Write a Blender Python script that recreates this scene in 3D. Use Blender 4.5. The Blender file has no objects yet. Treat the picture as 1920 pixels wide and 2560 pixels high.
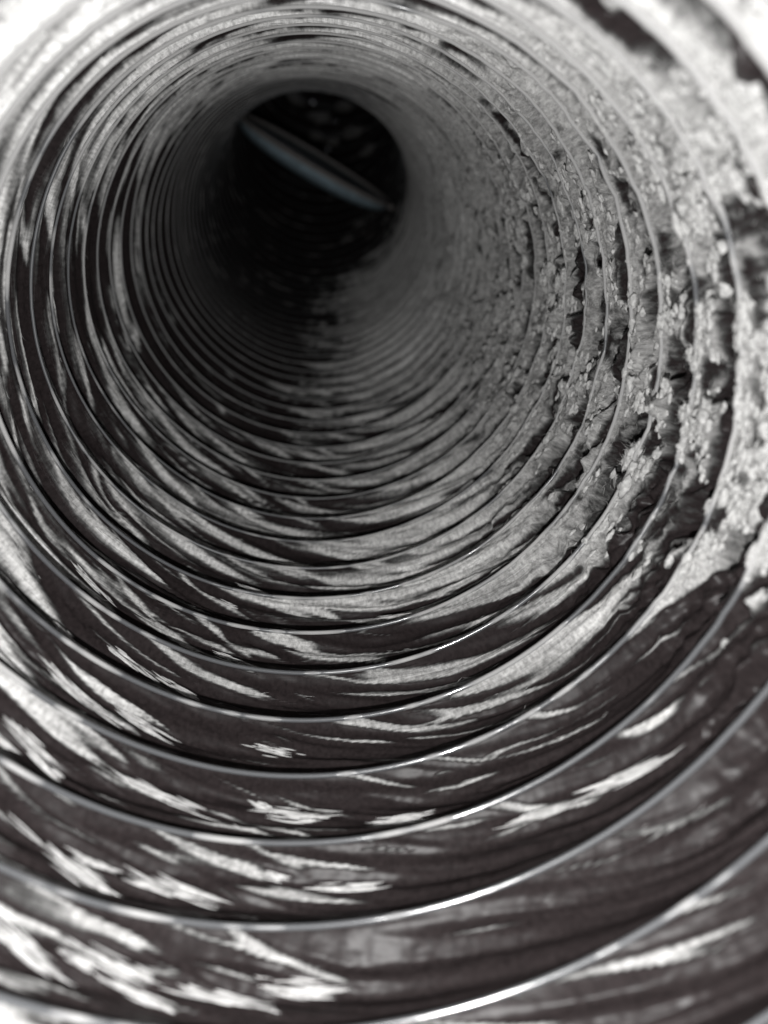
import bpy, bmesh, math, random
import numpy as np
from mathutils import Vector, Matrix

S = bpy.context.scene
C = S.collection
PI = math.pi
R = 0.05                      # duct radius in metres; everything below is worked out in units of R

# ------------------------------------------------------------------ camera, light, exposure
F, TILT, PAN = 1922.0, .4506, .0997          # focal length in photo pixels (photo is 1920 x 2560), pitch down, turn right


def W(P):                                    # duct frame (x right, y down, z along) -> world metres
    P = np.asarray(P, dtype=np.float64)
    return np.stack([P[..., 0], P[..., 2], -P[..., 1]], -1) * R


ct, st_, cp, sp_ = math.cos(TILT), math.sin(TILT), math.cos(PAN), math.sin(PAN)
rt = np.array([[1, 0, 0], [0, ct, -st_], [0, st_, ct]])
rp = np.array([[cp, 0, -sp_], [0, 1, 0], [sp_, 0, cp]])
M = rp @ rt                                  # rows: camera right, down, forward


def d2w(v):
    return Vector((v[0], v[2], -v[1]))


cam_d = bpy.data.cameras.new('camera')
cam = bpy.data.objects.new('camera', cam_d)
C.objects.link(cam)
r_, u_, b_ = d2w(M[0]), d2w(-M[1]), d2w(-M[2])
cam.matrix_world = Matrix(((r_.x, u_.x, b_.x, 0), (r_.y, u_.y, b_.y, 0), (r_.z, u_.z, b_.z, 0), (0, 0, 0, 1)))
cam_d.sensor_fit = 'VERTICAL'
cam_d.sensor_height = 36
cam_d.lens = F / 2560 * 36
cam_d.clip_start, cam_d.clip_end = .001, 20
cam_d.dof.use_dof = True
cam_d.dof.focus_distance = 2.7 * R
cam_d.dof.aperture_fstop = 14
S.camera = cam

w = bpy.data.worlds.new('World')
S.world = w
w.use_nodes = True
w.node_tree.nodes['Background'].inputs[0].default_value = (.9, .93, 1, 1)
w.node_tree.nodes['Background'].inputs[1].default_value = .25

lamp_d = bpy.data.lights.new('phone_flash', 'POINT')
lamp_d.energy = 0.86
lamp_d.shadow_soft_size = .0016
lamp_d.color = (1, .995, .985)
lamp = bpy.data.objects.new('phone_flash', lamp_d)
C.objects.link(lamp)
lamp.location = W((-.04, .48, .05)).tolist()

S.view_settings.view_transform = 'Standard'
S.view_settings.look = 'None'
S.view_settings.exposure = 0
S.view_settings.gamma = 1

# ------------------------------------------------------------------ noise (numpy)
rs = np.random.RandomState(5)
PERM = rs.permutation(4096).astype(np.int64)
VAL = rs.rand(4096).astype(np.float32)


def vnoise(x, y, z):
    xi, yi, zi = np.floor(x), np.floor(y), np.floor(z)
    fx, fy, fz = (x - xi), (y - yi), (z - zi)
    xi, yi, zi = xi.astype(np.int64), yi.astype(np.int64), zi.astype(np.int64)
    fx, fy, fz = fx*fx*fx*(fx*(fx*6-15)+10), fy*fy*fy*(fy*(fy*6-15)+10), fz*fz*fz*(fz*(fz*6-15)+10)
    x0, x1 = PERM[xi & 4095], PERM[(xi+1) & 4095]
    o = 0
    for a, wx in ((x0, 1-fx), (x1, fx)):
        b0, b1 = PERM[(a+yi) & 4095], PERM[(a+yi+1) & 4095]
        for b, wy in ((b0, 1-fy), (b1, fy)):
            o = o + wx*wy*(VAL[PERM[(b+zi) & 4095]]*(1-fz) + VAL[PERM[(b+zi+1) & 4095]]*fz)
    return o                                  # 0..1


def fbm(x, y, z, n=3, g=.5):
    s, a, t = 0, 1, 0
    for i in range(n):
        s = s + a*vnoise(x + 17.3*i, y + 5.1*i, z + 9.7*i)
        t += a
        a *= g
        x, y, z = x*2.03, y*2.03, z*2.03
    return s/t


def ss(a, b, x):
    t = np.clip((x-a)/(b-a), 0, 1)
    return t*t*(3-2*t)


# ------------------------------------------------------------------ the duct's shape
AX, AY, Z0, PIT = .0553, .6419, 1.1866, .2361        # duct axis relative to the lens, first wire, wire pitch
N0, N1 = -8, 56
T0 = -2.5                                            # where each turn of the coil starts
PHI = .15                                            # the duct turns upwards and a little to the right at its far end
DB = np.array([math.sin(PHI), -math.cos(PHI), 0.])
BB = np.array([math.cos(PHI), math.sin(PHI), 0.])
_s = np.linspace(N0*PIT-1, (N1+3)*PIT, 6000)
_k = .1*np.clip((_s-5)/2, 0, 1) + .10*np.clip((_s-8.4)/1.5, 0, 1)
_ds = _s[1]-_s[0]
_a = np.cumsum(_k)*_ds
_l = np.cumsum(np.sin(_a))*_ds
_z = np.cumsum(np.cos(_a))*_ds
_z = _z - np.interp(0, _s, _z) + Z0


def frame(n):
    s = np.asarray(n, dtype=np.float64)*PIT
    return np.interp(s, _s, _a), np.interp(s, _s, _l), np.interp(s, _s, _z)


def place(th, n, r):
    """duct coordinates (angle from the bottom towards the right, wire count along, radius) -> duct frame"""
    a, l, z = frame(n)
    er = np.sin(th)*DB[0] + np.cos(th)*DB[1]
    eb = np.sin(th)*BB[0] + np.cos(th)*BB[1]
    sa, ca = np.sin(a), np.cos(a)
    x = AX + DB[0]*l + r*(er*ca*DB[0] + eb*BB[0])
    y = AY + DB[1]*l + r*(er*ca*DB[1] + eb*BB[1])
    zz = z - r*er*sa
    return np.stack(np.broadcast_arrays(x, y, zz), -1)


def angd(th, c):
    return np.abs((th - c + PI) % (2*PI) - PI)


def surf(th, m):
    """radius of the film, how dusty it is (with painted light and shade) and how caked, at angle th and wire count m (whole numbers = on a wire)"""
    n = m + th/(2*PI)
    c, s = np.cos(th), np.sin(th)
    u = m - np.floor(m)
    near = ss(8, 3, n)
    right = ss(1.3, .4, angd(th, 1.75)*(1+.45*ss(6, 1, n)*(angd(th, 0) < 1.75))) * ss(34, 24, n)
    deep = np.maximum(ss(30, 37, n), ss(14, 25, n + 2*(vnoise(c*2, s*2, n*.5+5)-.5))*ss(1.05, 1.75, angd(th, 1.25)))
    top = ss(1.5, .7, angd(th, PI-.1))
    left = ss(1.2, .5, angd(th, -1.5))
    bottom = ss(1.15, .5, angd(th, -.05))
    warp = .5*(vnoise(c*1.7+21, s*1.7, n*.6)-.5)
    skew = n + .9*s + warp
    streak = fbm(c*1.0, s*1.0, skew*4.6, 3, .55)
    strand = fbm(c*1.2+7, s*1.2, skew*10, 2, .5)
    brush = vnoise(c*3.2, s*3.2+3, skew*2.2 + 31)
    # film hangs outwards between the wires and rolls softly over each of them
    amp = .066 + .04*(vnoise(c*2.2+3, s*2.2, n*.8)-.5) + .03*top
    sag = amp*np.sin(PI*np.clip(u, 0, 1))**.9
    env = np.sin(PI*u)**.5
    valley = ss(.02, .2, u)*ss(.98, .62, u)
    wr = 1 - 2.9*np.sqrt((2*streak-1)**2 + .006)
    # gathers: two or three small folds between one wire and the next, running slightly across the pleat
    gw = 3.4*m + 1.5*s + 1.6*(vnoise(c*1.1+3, s*1.1+9, n*.45)-.5) + .30*(vnoise(c*3.2+13, s*3.2+9, n*1.2)-.5)
    fold = np.abs(np.cos(PI*gw))                       # 1 on a fold's crest
    fa = ss(.18, .55, vnoise(c*3.1+5, s*3.1, gw*.9+60))  # folds come and go along their length
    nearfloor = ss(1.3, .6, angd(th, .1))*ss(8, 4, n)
    crest = fold**1.6
    r = 1 + sag*(1-.25*right) - env*.017*wr*(1-.6*right)*(1-.5*nearfloor) - env*(.008+.016*fa)*(crest-.4)*(1-.65*right)*(1-.5*nearfloor)
    r = r + .014*(vnoise(c*1.5+11, s*1.5, n*.35)-.5)*2
    # lint caked on the right
    z = n*PIT
    lump = fbm(c*8+1, s*8, z*11, 3, .62)
    far = ss(26, 17, n)
    pits = fbm(c*8+5, s*8, z*9.5, 2, .4)
    fuzz = fbm(c*26, s*26, z*34, 2, .6)
    cake = right*(.12+.88*valley)
    pit = ss(.54, .66, pits)*valley*right*ss(24, 14, n)
    r = r - cake*.21*(lump-.45)*(.3+.7*far) + 0.065*pit*(.2+.8*far) - (.2+.8*env)*(.005+.028*right)*(fuzz-.5)
    # lint cover; some light and shade are painted into it too
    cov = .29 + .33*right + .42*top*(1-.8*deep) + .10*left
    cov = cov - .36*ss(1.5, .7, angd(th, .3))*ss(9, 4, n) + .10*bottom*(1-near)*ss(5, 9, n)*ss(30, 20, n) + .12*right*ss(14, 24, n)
    cov = cov - .55*ss(1.5, .7, angd(th, -1.45))*ss(8, 18, n) - .5*deep  # darker on the far left and towards the far hole
    band = ss(.5, .8, u)+ss(.07, .0, u)
    cov = cov + band*(.14+.24*ss(1.9, .9, angd(th, 1.5))) - .10
    cov = cov - .26*ss(.6, .2, angd(th, 2.3))*ss(3.6, 1.6, n) - .16*right*ss(3, .5, n) + .35*ss(.6, .2, angd(th, -2.5))*ss(7, 3, n)  # the paler upper left is painted glare from the flash
    cov = cov + .26*ss(.95, .35, angd(th, 1.0))*ss(.8, 3, n)
    jag = .5*(strand-.5) + .35*(fuzz-.5) + .5*(vnoise(c*2.4+40, s*2.4, n*1.1)-.5)
    gap_shade = ss(.975, .915, u + .12*jag)*ss(.0, .12, u)
    cov = cov - .80*gap_shade*top*(1-.6*right) - .34*ss(.93, .80, u + .2*jag)*ss(.0, .1, u)*ss(7, 15, n)*(1-.75*right)*(1-top)  # valleys coloured darker to stand for the shade behind each ridge
    cov = cov - .6*ss(1.5, 1.05, th)*ss(-.2, .2, th)*ss(3.5, 0, n)
    rdeep_lit = ss(1.7, .3, angd(th, 1.35) + .25*(streak-.5))*ss(13, 20, n)*ss(37, 30, n)  # far right wall, painted paler as if lit
    # brushed lines of lint: thin, long, drawn along the folds, ending raggedly
    q1 = 1.9*n + 2.6*s + 1.3*(vnoise(c*1.4+50, s*1.4, n*.4)-.5) + .16*(vnoise(c*6+50, s*6, n*2)-.5)
    q2 = 3.1*n + 2.2*s + 1.5*(vnoise(c*1.2+70, s*1.2, n*.5)-.5) + .16*(vnoise(c*7+20, s*7, n*2)-.5)
    b1 = fbm(c*2.6+8, s*2.6, np.round(q1)*3.7, 2, .6)
    b2 = fbm(c*3.2+18, s*3.2, np.round(q2)*2.9, 2, .6)
    l1 = np.exp(-(np.sin(PI*q1)/(.14+.5*np.clip(b1-.40, 0, .5)))**2)*ss(.32, .70, b1)
    l2 = np.exp(-(np.sin(PI*q2)/(.17+.5*np.clip(b2-.40, 0, .5)))**2)*ss(.32, .70, b2)
    q3 = 5.2*n + 3.4*s + 2.0*(vnoise(c*1.3+90, s*1.3, n*.5)-.5) + .2*(vnoise(c*8+20, s*8, n*3)-.5)
    b3 = fbm(c*3.0+28, s*3.0, np.round(q3)*4.3, 2, .6)
    l3 = np.exp(-(np.sin(PI*q3)/(.30+.5*np.clip(b3-.4, 0, .5)))**2)*ss(.30, .66, b3)
    line = np.maximum(np.maximum(l1, .8*l2), (.55+.25*nearfloor)*l3)*(1-right)*(1-deep)
    veil = ss(.45, .95, u)*ss(.30, .62, .6*streak + .4*brush)*nearfloor
    bright = np.maximum(rdeep_lit*1.3, .8*top*(1-right))*ss(-.1, .4, cov)*(1-deep)  # light painted on the far right wall and the top as paler lint
    cov = cov + .38*rdeep_lit
    d = cov + 1.3*(streak-.5) + 1.0*(strand-.5) + (.30+.45*fa)*(crest-.5)*(1-.7*right)*env + .30*(brush-.5)*(1-right) + .26*wr*(1-right)*env + (.05+.4*right)*(fuzz-.5) + right*1.5*(lump-.5)*ss(24, 15, n)
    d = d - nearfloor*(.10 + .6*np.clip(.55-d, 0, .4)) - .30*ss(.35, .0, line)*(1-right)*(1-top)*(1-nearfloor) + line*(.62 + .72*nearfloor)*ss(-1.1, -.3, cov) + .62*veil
    leftmid = (1-right)*ss(1.5, 4.5, n)*(1-.6*nearfloor)*(1-deep)
    wid = .50 + .12*leftmid + .35*ss(12, 19, n)
    dust_and_light = np.clip(.5 + (d-.52)/wid, -.6, 1.0)
    dust_and_light = dust_and_light*(1-.2*leftmid) + .20*leftmid - .20*right*ss(1, 3.5, n)*ss(17, 10, n)
    dust_and_light = np.where(dust_and_light < .26, .26 + (dust_and_light-.26)*.35, dust_and_light)*right + dust_and_light*(1-right) + .35*bright
    dust_and_light = np.minimum(dust_and_light, 1.4-.62*nearfloor)
    dust_and_light = dust_and_light*(1-.8*pit)
    return r, dust_and_light, right


# ------------------------------------------------------------------ materials
def mat(name):
    m = bpy.data.materials.new(name)
    m.use_nodes = True
    return m, m.node_tree, m.node_tree.nodes['Principled BSDF']


def nd(t, typ, **kw):
    x = t.nodes.new(typ)
    for k, v in kw.items():
        setattr(x, k, v)
    return x


def film_material():
    m, t, b = mat('dusty_film')
    L = t.links.new
    at = nd(t, 'ShaderNodeAttribute', attribute_name='dust_and_light')
    ck = nd(t, 'ShaderNodeAttribute', attribute_name='caked')
    tc = nd(t, 'ShaderNodeAttribute', attribute_name='flow')
    mp = nd(t, 'ShaderNodeVectorMath', operation='MULTIPLY')      # grain drawn out round the duct
    mp.inputs[1].default_value = (.06, .06, 1.8)
    L(tc.outputs['Vector'], mp.inputs[0])

    def noise(vec, scale, detail, rough):
        n = nd(t, 'ShaderNodeTexNoise')
        n.inputs['Scale'].default_value = scale
        n.inputs['Detail'].default_value = detail
        n.inputs['Roughness'].default_value = rough
        L(vec, n.inputs['Vector'])
        return n.outputs['Fac']

    def mathn(op, a, b_=None, c=None):
        n = nd(t, 'ShaderNodeMath', operation=op)
        for i, x in enumerate((a, b_, c)):
            if x is None:
                continue
            if isinstance(x, (int, float)):
                n.inputs[i].default_value = x
            else:
                L(x, n.inputs[i])
        return n.outputs[0]

    drawn = noise(mp.outputs[0], 34, 5, .65)
    specks = noise(tc.outputs['Vector'], 42, 6, .7)
    mixn = nd(t, 'ShaderNodeMix')
    L(mathn('MULTIPLY_ADD', ck.outputs['Fac'], .55, .3), mixn.inputs['Factor'])
    L(drawn, mixn.inputs['A']); L(specks, mixn.inputs['B'])
    grain = mixn.outputs['Result']
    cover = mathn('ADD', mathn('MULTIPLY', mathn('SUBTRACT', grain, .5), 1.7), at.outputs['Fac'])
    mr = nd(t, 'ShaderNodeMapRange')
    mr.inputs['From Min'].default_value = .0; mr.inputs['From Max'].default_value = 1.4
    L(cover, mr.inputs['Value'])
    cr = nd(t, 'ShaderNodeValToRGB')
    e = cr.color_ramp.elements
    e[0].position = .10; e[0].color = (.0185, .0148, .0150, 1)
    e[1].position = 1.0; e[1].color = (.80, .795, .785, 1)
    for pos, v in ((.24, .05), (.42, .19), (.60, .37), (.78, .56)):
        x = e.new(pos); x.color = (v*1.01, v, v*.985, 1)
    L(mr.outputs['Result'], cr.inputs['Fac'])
    shade = nd(t, 'ShaderNodeMix', data_type='RGBA'); shade.blend_type = 'MULTIPLY'
    shade.inputs['Factor'].default_value = 1
    fine = nd(t, 'ShaderNodeMapRange')
    fine.inputs['From Min'].default_value = .3; fine.inputs['From Max'].default_value = .62
    fine.inputs['To Min'].default_value = .5; fine.inputs['To Max'].default_value = 1.0
    L(noise(tc.outputs['Vector'], 80, 4, .65), fine.inputs['Value'])
    L(cr.outputs['Color'], shade.inputs['A']); L(fine.outputs['Result'], shade.inputs['B'])
    L(shade.outputs['Result'], b.inputs['Base Color'])
    ro = nd(t, 'ShaderNodeMapRange')
    ro.inputs['From Min'].default_value = .1; ro.inputs['From Max'].default_value = .5
    b.inputs['Specular IOR Level'].default_value = .055
    ro.inputs['To Min'].default_value = .33; ro.inputs['To Max'].default_value = .95
    L(mr.outputs['Result'], ro.inputs['Value'])
    L(ro.outputs['Result'], b.inputs['Roughness'])
    bp = nd(t, 'ShaderNodeBump')
    bp.inputs['Strength'].default_value = .8
    L(mathn('MULTIPLY_ADD', ck.outputs['Fac'], .0014, .0008), bp.inputs['Distance'])
    L(mathn('MULTIPLY', grain, mathn('MULTIPLY_ADD', mr.outputs['Result'], .97, .03)), bp.inputs['Height'])
    L(bp.outputs['Normal'], b.inputs['Normal'])
    return m


def simple(name, col, rough, metal=0., noise=0., scale=900., bump=0., col2=None):
    m, t, b = mat(name)
    b.inputs['Roughness'].default_value = rough
    b.inputs['Metallic'].default_value = metal
    tc = nd(t, 'ShaderNodeTexCoord')
    n = nd(t, 'ShaderNodeTexNoise'); n.inputs['Scale'].default_value = scale; n.inputs['Detail'].default_value = 4
    t.links.new(tc.outputs['Object'], n.inputs['Vector'])
    cr = nd(t, 'ShaderNodeValToRGB')
    lo = col2 or tuple(x*(1-noise) for x in col)
    cr.color_ramp.elements[0].position = .35; cr.color_ramp.elements[0].color = (*lo, 1)
    cr.color_ramp.elements[1].position = .65; cr.color_ramp.elements[1].color = (*col, 1)
    t.links.new(n.outputs['Fac'], cr.inputs['Fac'])
    t.links.new(cr.outputs['Color'], b.inputs['Base Color'])
    if bump:
        bp = nd(t, 'ShaderNodeBump'); bp.inputs['Distance'].default_value = bump; bp.inputs['Strength'].default_value = .7
        t.links.new(n.outputs['Fac'], bp.inputs['Height'])
        t.links.new(bp.outputs['Normal'], b.inputs['Normal'])
    return m


FILM = film_material()
LINT = simple('grey_lint', (.43, .427, .42), .95, noise=.45, scale=1500, bump=.0004)


def wire_material():
    m, t, b = mat('coated_wire')
    at = nd(t, 'ShaderNodeAttribute', attribute_name='dust_and_light')
    mx = nd(t, 'ShaderNodeMix', data_type='RGBA')
    mx.inputs['A'].default_value = (.075, .077, .081, 1)
    mx.inputs['B'].default_value = (.36, .355, .35, 1)
    t.links.new(at.outputs['Fac'], mx.inputs['Factor'])
    t.links.new(mx.outputs['Result'], b.inputs['Base Color'])
    ro = nd(t, 'ShaderNodeMapRange')
    ro.inputs['To Min'].default_value = .13; ro.inputs['To Max'].default_value = 1
    du = nd(t, 'ShaderNodeAttribute', attribute_name='dull')
    t.links.new(du.outputs['Fac'], ro.inputs['Value'])
    t.links.new(ro.outputs['Result'], b.inputs['Roughness'])
    b.inputs['Specular IOR Level'].default_value = .8
    return m


WIRE = wire_material()


# ------------------------------------------------------------------ object helpers
def grid_mesh(name, V, attrs=(), flow=None, normals=None, material=None, close_u=False, flip=False):
    nr, nc = V.shape[:2]
    me = bpy.data.meshes.new(name)
    idx = np.arange(nr*nc).reshape(nr, nc)
    if close_u:
        a, b_ = idx[:, :], np.roll(idx, -1, 1)
        q = np.stack([a[:-1], b_[:-1], b_[1:], a[1:]], -1).reshape(-1, 4)
    else:
        q = np.stack([idx[:-1, :-1], idx[:-1, 1:], idx[1:, 1:], idx[1:, :-1]], -1).reshape(-1, 4)
    if flip:
        q = q[:, ::-1]
    nf = len(q)
    me.vertices.add(nr*nc)
    me.vertices.foreach_set('co', V.reshape(-1).astype(np.float32))
    me.loops.add(nf*4)
    me.loops.foreach_set('vertex_index', q.reshape(-1).astype(np.int32))
    me.polygons.add(nf)
    me.polygons.foreach_set('loop_start', np.arange(0, nf*4, 4, dtype=np.int32))
    me.update(calc_edges=True)
    me.polygons.foreach_set('use_smooth', np.ones(nf, dtype=bool))
    for an, av in attrs:
        at = me.attributes.new(an, 'FLOAT', 'POINT')
        at.data.foreach_set('value', av.reshape(-1).astype(np.float32))
    if flow is not None:
        at = me.attributes.new('flow', 'FLOAT_VECTOR', 'POINT')
        at.data.foreach_set('vector', flow.reshape(-1).astype(np.float32))
    if normals is not None:
        me.normals_split_custom_set_from_vertices(normals.reshape(-1, 3))
    if material:
        me.materials.append(material)
    return me


def link(name, me, parent=None):
    o = bpy.data.objects.new(name, me)
    C.objects.link(o)
    if parent is not None:
        o.parent = parent
        o.matrix_parent_inverse = Matrix.Translation(-Vector(parent.location))
    return o


def thing(o, label, cat, group=None):
    o['label'] = label
    o['category'] = cat
    if group:
        o['group'] = group
    return o


def empty(name, loc, label, cat, group=None):
    o = bpy.data.objects.new(name, None)
    C.objects.link(o)
    o.empty_display_size = .01
    o.location = loc
    return thing(o, label, cat, group)


# ------------------------------------------------------------------ the duct: wire turns and film pleats
duct = empty('flexible_duct', W((AX, AY+1, 0)).tolist(),
             'long dark flexible duct seen from inside, wire ribbed film coated with pale lint', 'duct')
NT = 1040
th = np.linspace(T0, T0+2*PI, NT)
for k in range(N0, N1):
    rows = 9 if k < -2 else (46 if k < 4 else 36 if k < 9 else 24 if k < 15 else 15 if k < 24 else 9 if k < 44 else 6)
    m = np.linspace(k, k+1, rows+1)
    h = (m[1]-m[0])
    me_ = np.concatenate([[m[0]-h], m, [m[-1]+h]])
    te = np.concatenate([[th[0]-(th[1]-th[0])], th, [th[-1]+(th[1]-th[0])]])
    TT, MM = np.meshgrid(te, me_)
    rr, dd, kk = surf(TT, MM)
    P = W(place(TT, MM + TT/(2*PI), rr))
    du = P[1:-1, 2:] - P[1:-1, :-2]
    dv = P[2:, 1:-1] - P[:-2, 1:-1]
    nrm = np.cross(dv, du)
    nrm /= np.linalg.norm(nrm, axis=-1, keepdims=True)
    V = P[1:-1, 1:-1]
    T_, M_ = TT[1:-1, 1:-1], MM[1:-1, 1:-1]
    # inward check: normals should look at the axis
    ctr = W(place(T_[:1, :1], (M_+T_/(2*PI))[:1, :1], np.zeros((1, 1))))[0, 0]
    flip = np.dot(nrm[0, 0], ctr - V[0, 0]) < 0
    if flip:
        nrm = -nrm
    flow = np.stack([np.cos(T_), np.sin(T_), (M_ + T_/(2*PI))*PIT], -1)
    me = grid_mesh('pleat', V, (('dust_and_light', dd[1:-1, 1:-1]), ('caked', kk[1:-1, 1:-1])), flow, None, FILM)
    pn = np.cross(V[0, 1]-V[0, 0], V[1, 0]-V[0, 0])
    if np.dot(pn, ctr-V[0, 0]) < 0:
        me.flip_normals()
    me.normals_split_custom_set_from_vertices(nrm.reshape(-1, 3))
    link('pleat', me, duct)

NW, RW, KW = 200, .0078, 7
tw = np.linspace(T0, T0+2*PI, NW)
for k in range(N0+1, N1):
    r0, d0, k0 = surf(tw, np.full(NW, k+1e-6))
    ph = np.linspace(0, 2*PI, KW, endpoint=False)
    TT, PH = np.meshgrid(tw, ph, indexing='ij')
    rw = (RW*(1-.4*ss(4, 9, k+tw/(2*PI))))[:, None]
    rr = (r0-.002+.005*k0)[:, None] + rw*np.cos(PH)
    nn = k + TT/(2*PI) + rw*np.sin(PH)/PIT
    V = W(place(TT, nn, rr))
    nw = k + tw/(2*PI)
    spk = fbm(np.cos(tw)*7, np.sin(tw)*7, nw*3.1, 3, .6)
    d0 = np.maximum(d0, .9*ss(.50, .72, spk))
    dull = np.repeat(np.maximum(ss(.3, .9, d0), ss(5.5, 9, nw))[:, None], KW, 1)
    dw = np.repeat(np.maximum(ss(.35, 1., d0)*.75, .45*ss(8, 12, nw)*ss(30, 20, nw))[:, None], KW, 1)
    me = grid_mesh('wire_turn', V, (('dust_and_light', dw), ('dull', dull)), None, None, WIRE, close_u=True)
    link('wire_turn', me, duct)

# ------------------------------------------------------------------ damper plate across the far end
def tube_frame(n):
    a, l, z = (float(x) for x in frame(n))
    c = np.array([AX+DB[0]*l, AY+DB[1]*l, z])
    tdir = np.array([DB[0]*math.sin(a), DB[1]*math.sin(a), math.cos(a)])
    return c, tdir


def lathe(prof, seg=72):
    a = np.linspace(0, 2*PI, seg, endpoint=False)
    p = np.array(prof)
    return np.stack([p[:, None, 0]*np.cos(a)[None], p[:, None, 0]*np.sin(a)[None], np.repeat(p[:, 1:2], seg, 1)], -1)


def ray(u, v):
    d = np.array([(u-960)/F, (v-1280)/F, 1.0])
    return M.T @ (d/np.linalg.norm(d))


dist = None
ND = 36
c36, t36 = tube_frame(ND)
pl, pr = ray(600, 290), ray(972, 512)
dc = np.linalg.norm(c36)
A_, B_ = pl*dc, pr*dc
ctr = (A_+B_)/2
xa = (B_-A_); half = np.linalg.norm(xa)/2; xa /= np.linalg.norm(xa)
view = ctr/np.linalg.norm(ctr)
up = np.cross(xa, view); up /= np.linalg.norm(up)
if up[1] > 0:
    up = -up                                   # picture-up, square to the long axis
tl = math.radians(4.6)
# plate axis: nearly square to the view, tipped so that its open face looks a little at the lens
axis = up*math.cos(tl) - view*math.sin(tl)
yb = np.cross(axis, xa)
BASIS = np.stack([xa, yb, axis], 1)
STEEL = simple('blue_grey_steel', (.48, .63, .72), .5, metal=.1, noise=.35, scale=300, bump=.0001)
BOWL_SHADE = simple('painted_bowl_shade', (.09, .115, .13), .6, noise=.4, scale=400)  # inside of the bowl coloured dark to stand for its shade
EDGE = simple('dusty_rim', (.33, .31, .30), .85, noise=.4, scale=900, bump=.0003)
damper = empty('damper_plate', W(ctr).tolist(),
               'blue grey round damper plate, nearly edge on, tilted across the dark far end', 'damper')


def damper_part(name, prof, m, flip=False, parent=None):
    V = lathe(prof) @ BASIS.T + ctr
    return link(name, grid_mesh(name, W(V), (), None, None, m, close_u=True, flip=flip), damper)


hr = half
bowl = [(hr*q, -.175*(1-q**4)**.5) for q in (1e-3, .15, .3, .45, .6, .72, .82, .9, .95, .985, 1.)]
damper_part('bowl', bowl, STEEL)
damper_part('shaded_inside', [(x*.985, z*.45 + .004) for x, z in bowl], BOWL_SHADE)
damper_part('lip', [(hr*1.004, -.012), (hr*1.016, -.004), (hr*1.016, .026), (hr*1.004, .038), (hr*.985, .036), (hr*.98, .004), (hr*1.004, -.012)], EDGE)
for sgn in (-1, 1):
    a = np.linspace(0, 2*PI, 16, endpoint=False)
    rows = [(hr*1.0, 1e-4), (hr*1.0, .03), (hr*1.07, .03), (hr*1.07, 1e-4)]
    V = np.array([[(sgn*x, q*math.cos(t), q*math.sin(t)-.01) for t in a] for x, q in rows]) @ BASIS.T + ctr
    link('pivot_pin', grid_mesh('pivot_pin', W(V), (), None, None, EDGE, close_u=True), damper)

# ------------------------------------------------------------------ loose lint: clumps on the right, strands on the left, flecks
rnd = random.Random(11)


def ico(sub):
    bm = bmesh.new()
    bmesh.ops.create_icosphere(bm, subdivisions=sub, radius=1)
    V = np.array([v.co[:] for v in bm.verts]); Fc = [[v.index for v in f.verts] for f in bm.faces]
    bm.free()
    return V, Fc


IV, IF = ico(4)


def local(thv, nv, lift=0.):
    """surface point and its frame: along the angle, along the duct, inwards"""
    mv = nv - thv/(2*PI)
    r, d, _ = surf(np.array([thv]), np.array([mv]))
    r = float(r[0])
    p = place(np.array([thv]), np.array([nv]), np.array([r-lift]))[0]
    e = 1e-3
    pt = place(np.array([thv+e]), np.array([nv]), np.array([r-lift]))[0] - p
    pn = place(np.array([thv]), np.array([nv+e]), np.array([r-lift]))[0] - p
    pt /= np.linalg.norm(pt); pn /= np.linalg.norm(pn)
    inn = np.cross(pt, pn)
    c = place(np.array([thv]), np.array([nv]), np.array([0.]))[0]
    if np.dot(inn, c-p) < 0:
        inn = -inn
    return p, np.stack([pt, pn, inn], 1)


def fibres(rng, spots, wid, seg=5):
    """tapered three-sided hairs; spots: list of (start, direction, bend, length) in duct units -> verts, faces"""
    VV, FF = [], []
    for p0, d, bnd, L in spots:
        sd = np.cross(d, bnd)
        ns = np.linalg.norm(sd)
        sd = sd/ns if ns > 1e-6 else np.array([1., 0, 0])
        b2 = np.cross(sd, d)
        o = len(VV)
        for i in range(seg+1):
            q = i/seg
            c = p0 + d*L*(q-.5) + bnd*L*(q-.5)**2
            wq = wid*max(.12, math.sin(PI*min(max(q, .04), .96)))
            for j in range(3):
                a = 2*PI*j/3
                VV.append(c + sd*wq*math.cos(a) + b2*wq*math.sin(a))
        for i in range(seg):
            for j in range(3):
                a0, a1 = o+i*3+j, o+i*3+(j+1) % 3
                FF.append((a0, a1, a1+3, a0+3))
    return np.array(VV), FF


def mesh_of(name, V, Fc, m):
    me = bpy.data.meshes.new(name)
    me.from_pydata(W(V).tolist(), [], Fc)
    me.polygons.foreach_set('use_smooth', np.ones(len(me.polygons), dtype=bool))
    me.materials.append(m)
    return me


def rv(rng):
    return rng.normal(size=3)


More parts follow.
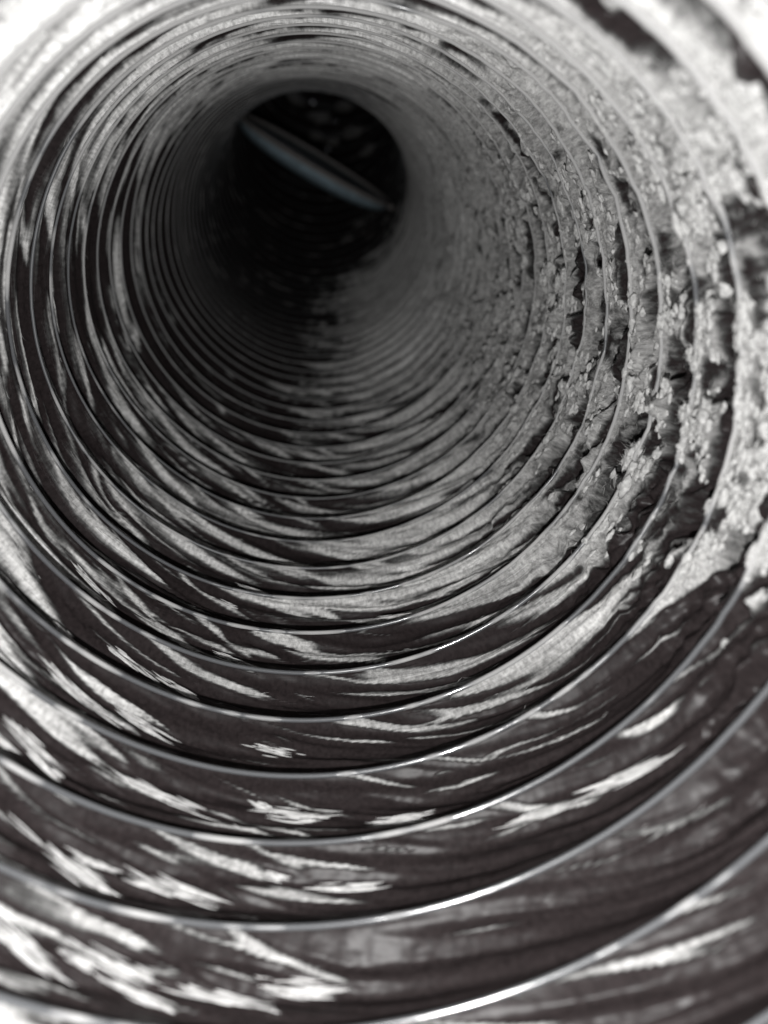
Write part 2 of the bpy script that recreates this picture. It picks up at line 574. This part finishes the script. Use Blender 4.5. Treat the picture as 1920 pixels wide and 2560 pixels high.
def clump(thv, nv, size, seed, label, group, lift=0., m=None):
    rng = np.random.RandomState(seed)
    p, Bs = local(thv, nv, lift)
    V = IV.copy()
    q = V*1.3 + seed*3.17
    f1 = fbm(q[:, 0], q[:, 1], q[:, 2], 3, .6) - .5
    q2 = V*4.5 + seed
    f2 = fbm(q2[:, 0], q2[:, 1], q2[:, 2], 2, .6) - .5
    V = V*(1 + 1.3*f1 + .9*f2)[:, None]*np.array(size)
    spots = []
    for i in range(26):
        a = rv(rng); a /= np.linalg.norm(a)
        a[2] = abs(a[2])
        d = np.cross(a, rv(rng)); d = d/np.linalg.norm(d)*.8 + a*.5; d /= np.linalg.norm(d)
        spots.append((a*np.array(size)*1.02, d, rv(rng)*.5, size[0]*rng.uniform(.6, 1.3)))
    Vf, Ff = fibres(rng, spots, .0009)
    o = len(V)
    Fc = list(IF) + [tuple(x+o for x in f) for f in Ff]
    me = mesh_of('lint_clump', np.concatenate([V, Vf]) @ Bs.T, Fc, m or LINT)
    ob = bpy.data.objects.new('lint_clump', me); C.objects.link(ob)
    ob.location = W(p).tolist()
    return thing(ob, label, 'lint clump', group)


def strand(thv, nv, L, wd, sk, seed, label, group):
    rng = np.random.RandomState(seed)
    p, Bs = local(thv, nv)
    spots = []
    for i in range(34):
        t = rng.normal()*.33
        y = rng.normal()*wd
        d = np.array([1, -sk + rng.normal()*.05, rng.normal()*.02]); d /= np.linalg.norm(d)
        # the ends follow the curve of the wall
        c0 = np.array([t*L, -sk*t*L + y, .004 + abs(rng.normal())*.004])
        c0[2] += (c0[0]**2)/2
        d[2] += c0[0]; d /= np.linalg.norm(d)
        spots.append((c0, d, np.array([0, rng.normal()*.06, .5*L]), L*rng.uniform(.4, .95)))
    Vf, Ff = fibres(rng, spots, .0026, 6)
    ob = bpy.data.objects.new('lint_strand', mesh_of('lint_strand', Vf @ Bs.T, Ff, PALE)); C.objects.link(ob)
    ob.location = W(p).tolist()
    return thing(ob, label, 'lint strand', group)


IV, IF = ico(3)
DARK_LINT = simple('dull_lint', (.20, .195, .19), .95, noise=.6, scale=700, bump=.0005)  # lint in a darker grey
PALE = simple('pale_lint', (.46, .455, .45), .9, noise=.25, scale=1200)


def hit(u, v):
    """where the line of sight through photo pixel (u, v) meets the film: angle and wire count"""
    d = ray(u, v)
    t = np.linspace(.4, 14, 2800)
    P = d[None]*t[:, None]
    nn = np.linspace(-3, 50, 1500)
    a_, l_, z_ = frame(nn)
    cx, cy = AX+DB[0]*l_, AY+DB[1]*l_
    i = np.array([np.argmin((p[0]-cx)**2+(p[1]-cy)**2+(p[2]-z_)**2) for p in P])
    q = P - np.stack([cx[i], cy[i], z_[i]], -1)
    out = np.argmax(np.linalg.norm(q, axis=1) > 1.0)
    j, qq = i[out], q[out]
    aa = a_[j]
    N_ = np.array([DB[0]*math.cos(aa), DB[1]*math.cos(aa), -math.sin(aa)])
    er, eb = qq @ N_, qq @ BB
    vx, vy = er*DB[0]+eb*BB[0], er*DB[1]+eb*BB[1]
    thv = math.atan2(vx, vy)
    if thv < T0:
        thv += 2*PI
    return thv, float(nn[j])


def zone(thv, nv):
    row = 'near the front ribs' if nv < 3.5 else 'among the middle ribs' if nv < 8 else 'far down the duct'
    side = 'lower right' if thv < 1.35 else 'upper right' if thv > 2.0 else 'right'
    return side, row


for i in range(60):
    thv = rnd.gauss(1.68, .40)
    nv = rnd.uniform(.3, 13)
    thv = max(thv, 1.28 + .2*rnd.random())
    s = rnd.uniform(.010, .026)*(1 if rnd.random() < .85 else 1.4)
    side, row = zone(thv, nv)
    clump(thv, nv, (s*rnd.uniform(.8, 1.7), s*rnd.uniform(.6, 1.0), s*rnd.uniform(.5, .8)), i,
          'pale fluffy lint clump stuck to the %s wall %s' % (side, row), 'lint clumps on the right wall', .006)

# the bright streaks of lint one can pick out: photo position, length, how slanted, what sets it apart
STREAKS = [
    (335, 1625, .10, .35, 'short pale lint streak with a tapered tail, on a left pleat between dark film'),
    (360, 1775, .12, .30, 'broad pale lint streak, brightest of those on the left middle pleats'),
    (195, 1695, .17, .35, 'long pale lint streak beside a left rib, running down towards the bright short one'),
    (690, 1852, .08, .15, 'short pale lint streak on dark film at the bottom middle, left of the ribs\' highlights'),
    (95, 1830, .10, .40, 'wide bright lint streak at the left edge, above the shaggy white clot'),
    (395, 1965, .13, .25, 'shaggy white lint streak on the lower left pleat, between two dark stretches'),
    (740, 2015, .12, .10, 'thin pale lint streak crossing the lower middle pleat, just above a clean wire'),
    (230, 2170, .16, .40, 'long overexposed lint streak on the lower left, parallel to the wire above it'),
    (470, 2200, .15, .25, 'white knotted lint streak at lower left, tapering towards the middle'),
    (60, 2330, .14, .45, 'blown out white lint streak in the bottom left corner'),
    (320, 2395, .11, .30, 'thick white lint streak near the bottom edge, left of the middle'),
    (560, 2460, .13, .20, 'soft pale lint streak on the lowest pleat in view'),
    (745, 2430, .12, .08, 'smooth curved lint streak on the lowest pleat, below the damp looking glints'),
    (250, 1440, .09, .30, 'small pale lint streak on a left pleat, above the longer ones'),
    (1000, 2020, .10, .05, 'faint lint streak below the brightest wire highlight, on brown film'),
    (1560, 1920, .16, .25, 'single long pale lint streak slanting up on the brown film at lower right'),
    (1340, 2020, .13, .15, 'dull lint streak on brown film, lower right of the wire highlights'),
    (880, 2190, .12, .05, 'thin glinting lint streak on the brown film at the bottom middle'),
]
for i, (pu, pv, L, sk, lab) in enumerate(STREAKS):
    thv, nv = hit(pu, pv)
    strand(thv, nv, L, rnd.uniform(.006, .011), sk*.8, 300+i, lab, 'pale lint streaks on the pleats')
for i in range(24):
    thv = rnd.uniform(-1.5, .3)
    nv = rnd.uniform(-1, 9)
    L = rnd.uniform(.04, .10)
    strand(thv, math.floor(nv - thv/(2*PI)) + rnd.uniform(.2, .75) + thv/(2*PI), L, rnd.uniform(.003, .008), .22*rnd.uniform(.3, 1.4), 200+i,
           'small faint lint streak along a pleat %s, %s' % ('of the left wall' if thv < -.7 else 'at the bottom', 'near the front' if nv < 3.5 else 'further down'),
           'pale lint streaks on the pleats')

# dark lint heaped on the wall of the bend, above the damper plate
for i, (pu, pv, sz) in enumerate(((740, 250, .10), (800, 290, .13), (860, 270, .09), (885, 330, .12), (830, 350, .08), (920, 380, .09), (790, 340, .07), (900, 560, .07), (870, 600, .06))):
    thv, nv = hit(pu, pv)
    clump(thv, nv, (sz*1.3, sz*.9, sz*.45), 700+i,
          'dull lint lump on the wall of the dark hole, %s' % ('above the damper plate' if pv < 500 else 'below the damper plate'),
          'lint lumps in the dark end', .03, DARK_LINT)

# damp looking flecks that catch the light
GLINT = simple('shiny_fleck', (.75, .75, .78), .22, metal=.8, noise=.3, scale=3000)
for i, (pu, pv, sz, lab) in enumerate((
        (784, 257, .036, 'tiny shiny fleck at the top of the dark hole, above the damper plate'),
        (838, 303, .022, 'faint fleck in the dark hole, between the top fleck and the damper plate'),
        (818, 373, .034, 'bright fleck just above the middle of the damper plate'),
        (430, 399, .016, 'tiny glinting fleck on the dark left wall of the duct'),
        (556, 596, .012, 'dim fleck in the black lower left shadow of the hole'))):
    thv, nv = hit(pu, pv)
    rng = np.random.RandomState(900+i)
    p, Bs = local(thv, nv)
    V = IV*(1+.5*(fbm(IV[:, 0]*2+i, IV[:, 1]*2, IV[:, 2]*2, 2)-.5))[:, None]*np.array((sz*1.6, sz*.7, sz*.6)) + np.array((0, 0, sz*.4))
    ob = bpy.data.objects.new('shiny_fleck', mesh_of('shiny_fleck', V @ Bs.T, IF, GLINT)); C.objects.link(ob)
    ob.location = W(p).tolist()
    thing(ob, lab, 'fleck')

# short hairs of lint standing all over the caked side
rng = np.random.RandomState(77)
NF = 9000
tf = np.where(rng.rand(NF) < .3, rng.uniform(-2.4, 3.6, NF), rng.normal(1.7, .55, NF))
nf = rng.uniform(-1, 16, NF)**1.0
mf = nf - tf/(2*PI)
rf, df, kf = surf(tf, mf)
P0 = place(tf, nf, rf-.004)
e = 1e-3
Pt = place(tf+e, nf, rf-.004) - P0; Pt /= np.linalg.norm(Pt, axis=1, keepdims=True)
Pn = place(tf, nf+e, rf-.004) - P0; Pn /= np.linalg.norm(Pn, axis=1, keepdims=True)
In = place(tf, nf, rf-.05) - P0; In /= np.linalg.norm(In, axis=1, keepdims=True)
spots = []
for i in range(NF):
    if df[i] < .25:
        continue
    a = rng.uniform(0, 2*PI) if kf[i] > .4 else rng.normal()*.35
    d = Pt[i]*math.cos(a) + Pn[i]*math.sin(a) + In[i]*rng.uniform(-.1, .35)
    d /= np.linalg.norm(d)
    spots.append((P0[i], d, In[i]*rng.uniform(-.5, .5) + Pt[i]*rng.normal()*.5, rng.uniform(.012, .045)))
Vf, Ff = fibres(rng, spots, .0008, 4)
fz = bpy.data.objects.new('lint_fuzz', mesh_of('lint_fuzz', Vf, Ff, LINT)); C.objects.link(fz)
thing(fz, 'fine fuzz of short pale lint hairs on the duct wall, thickest on its right side', 'lint fuzz')
fz['kind'] = 'stuff'

# crumbs of lint caked over the same side, too many to count
rng = np.random.RandomState(31)
GV, GF = ico(2)
GF = np.array(GF)
NG = 14000
tg = rng.normal(1.72, .46, NG)
ng = rng.uniform(-.5, 4.3, NG)**1.9/4.3**.9*1.0
ng = np.where(rng.rand(NG) < .45, rng.uniform(0, 17, NG), np.abs(ng))
rg, dg, kg = surf(tg, ng - tg/(2*PI))
keep = (dg > .55) & (kg > .5) & (fbm(np.cos(tg)*8+1, np.sin(tg)*8, ng*PIT*11, 3, .62) > .45)
tg, ng, rg = tg[keep][:4600], ng[keep][:4600], rg[keep][:4600]
P0 = place(tg, ng, rg-.0005)
Pt = place(tg+e, ng, rg) - place(tg, ng, rg); Pt /= np.linalg.norm(Pt, axis=1, keepdims=True)
Pn = place(tg, ng+e, rg) - place(tg, ng, rg); Pn /= np.linalg.norm(Pn, axis=1, keepdims=True)
In = place(tg, ng, rg-.05) - P0; In /= np.linalg.norm(In, axis=1, keepdims=True)
VV, FF = [], []
for i in range(len(tg)):
    q = GV*1.6 + i*1.37
    f = 1 + 1.5*(fbm(q[:, 0], q[:, 1], q[:, 2], 2, .6)-.5)
    sz = rng.uniform(.005, .0125)*(1.7 if rng.rand() < .10 else 1)
    v = GV*f[:, None]*np.array((sz*rng.uniform(.9, 2.2), sz*rng.uniform(.7, 1.1), sz*rng.uniform(.4, .9)))
    VV.append(P0[i] + v @ np.stack([Pt[i], Pn[i], In[i]]))
    FF.append(GF + i*len(GV))
gr = bpy.data.objects.new('lint_crumbs', mesh_of('lint_crumbs', np.concatenate(VV), np.concatenate(FF).tolist(), LINT)); C.objects.link(gr)
thing(gr, 'crumbly crust of small grey lint crumbs covering the right wall', 'lint crust')
gr['kind'] = 'stuff'
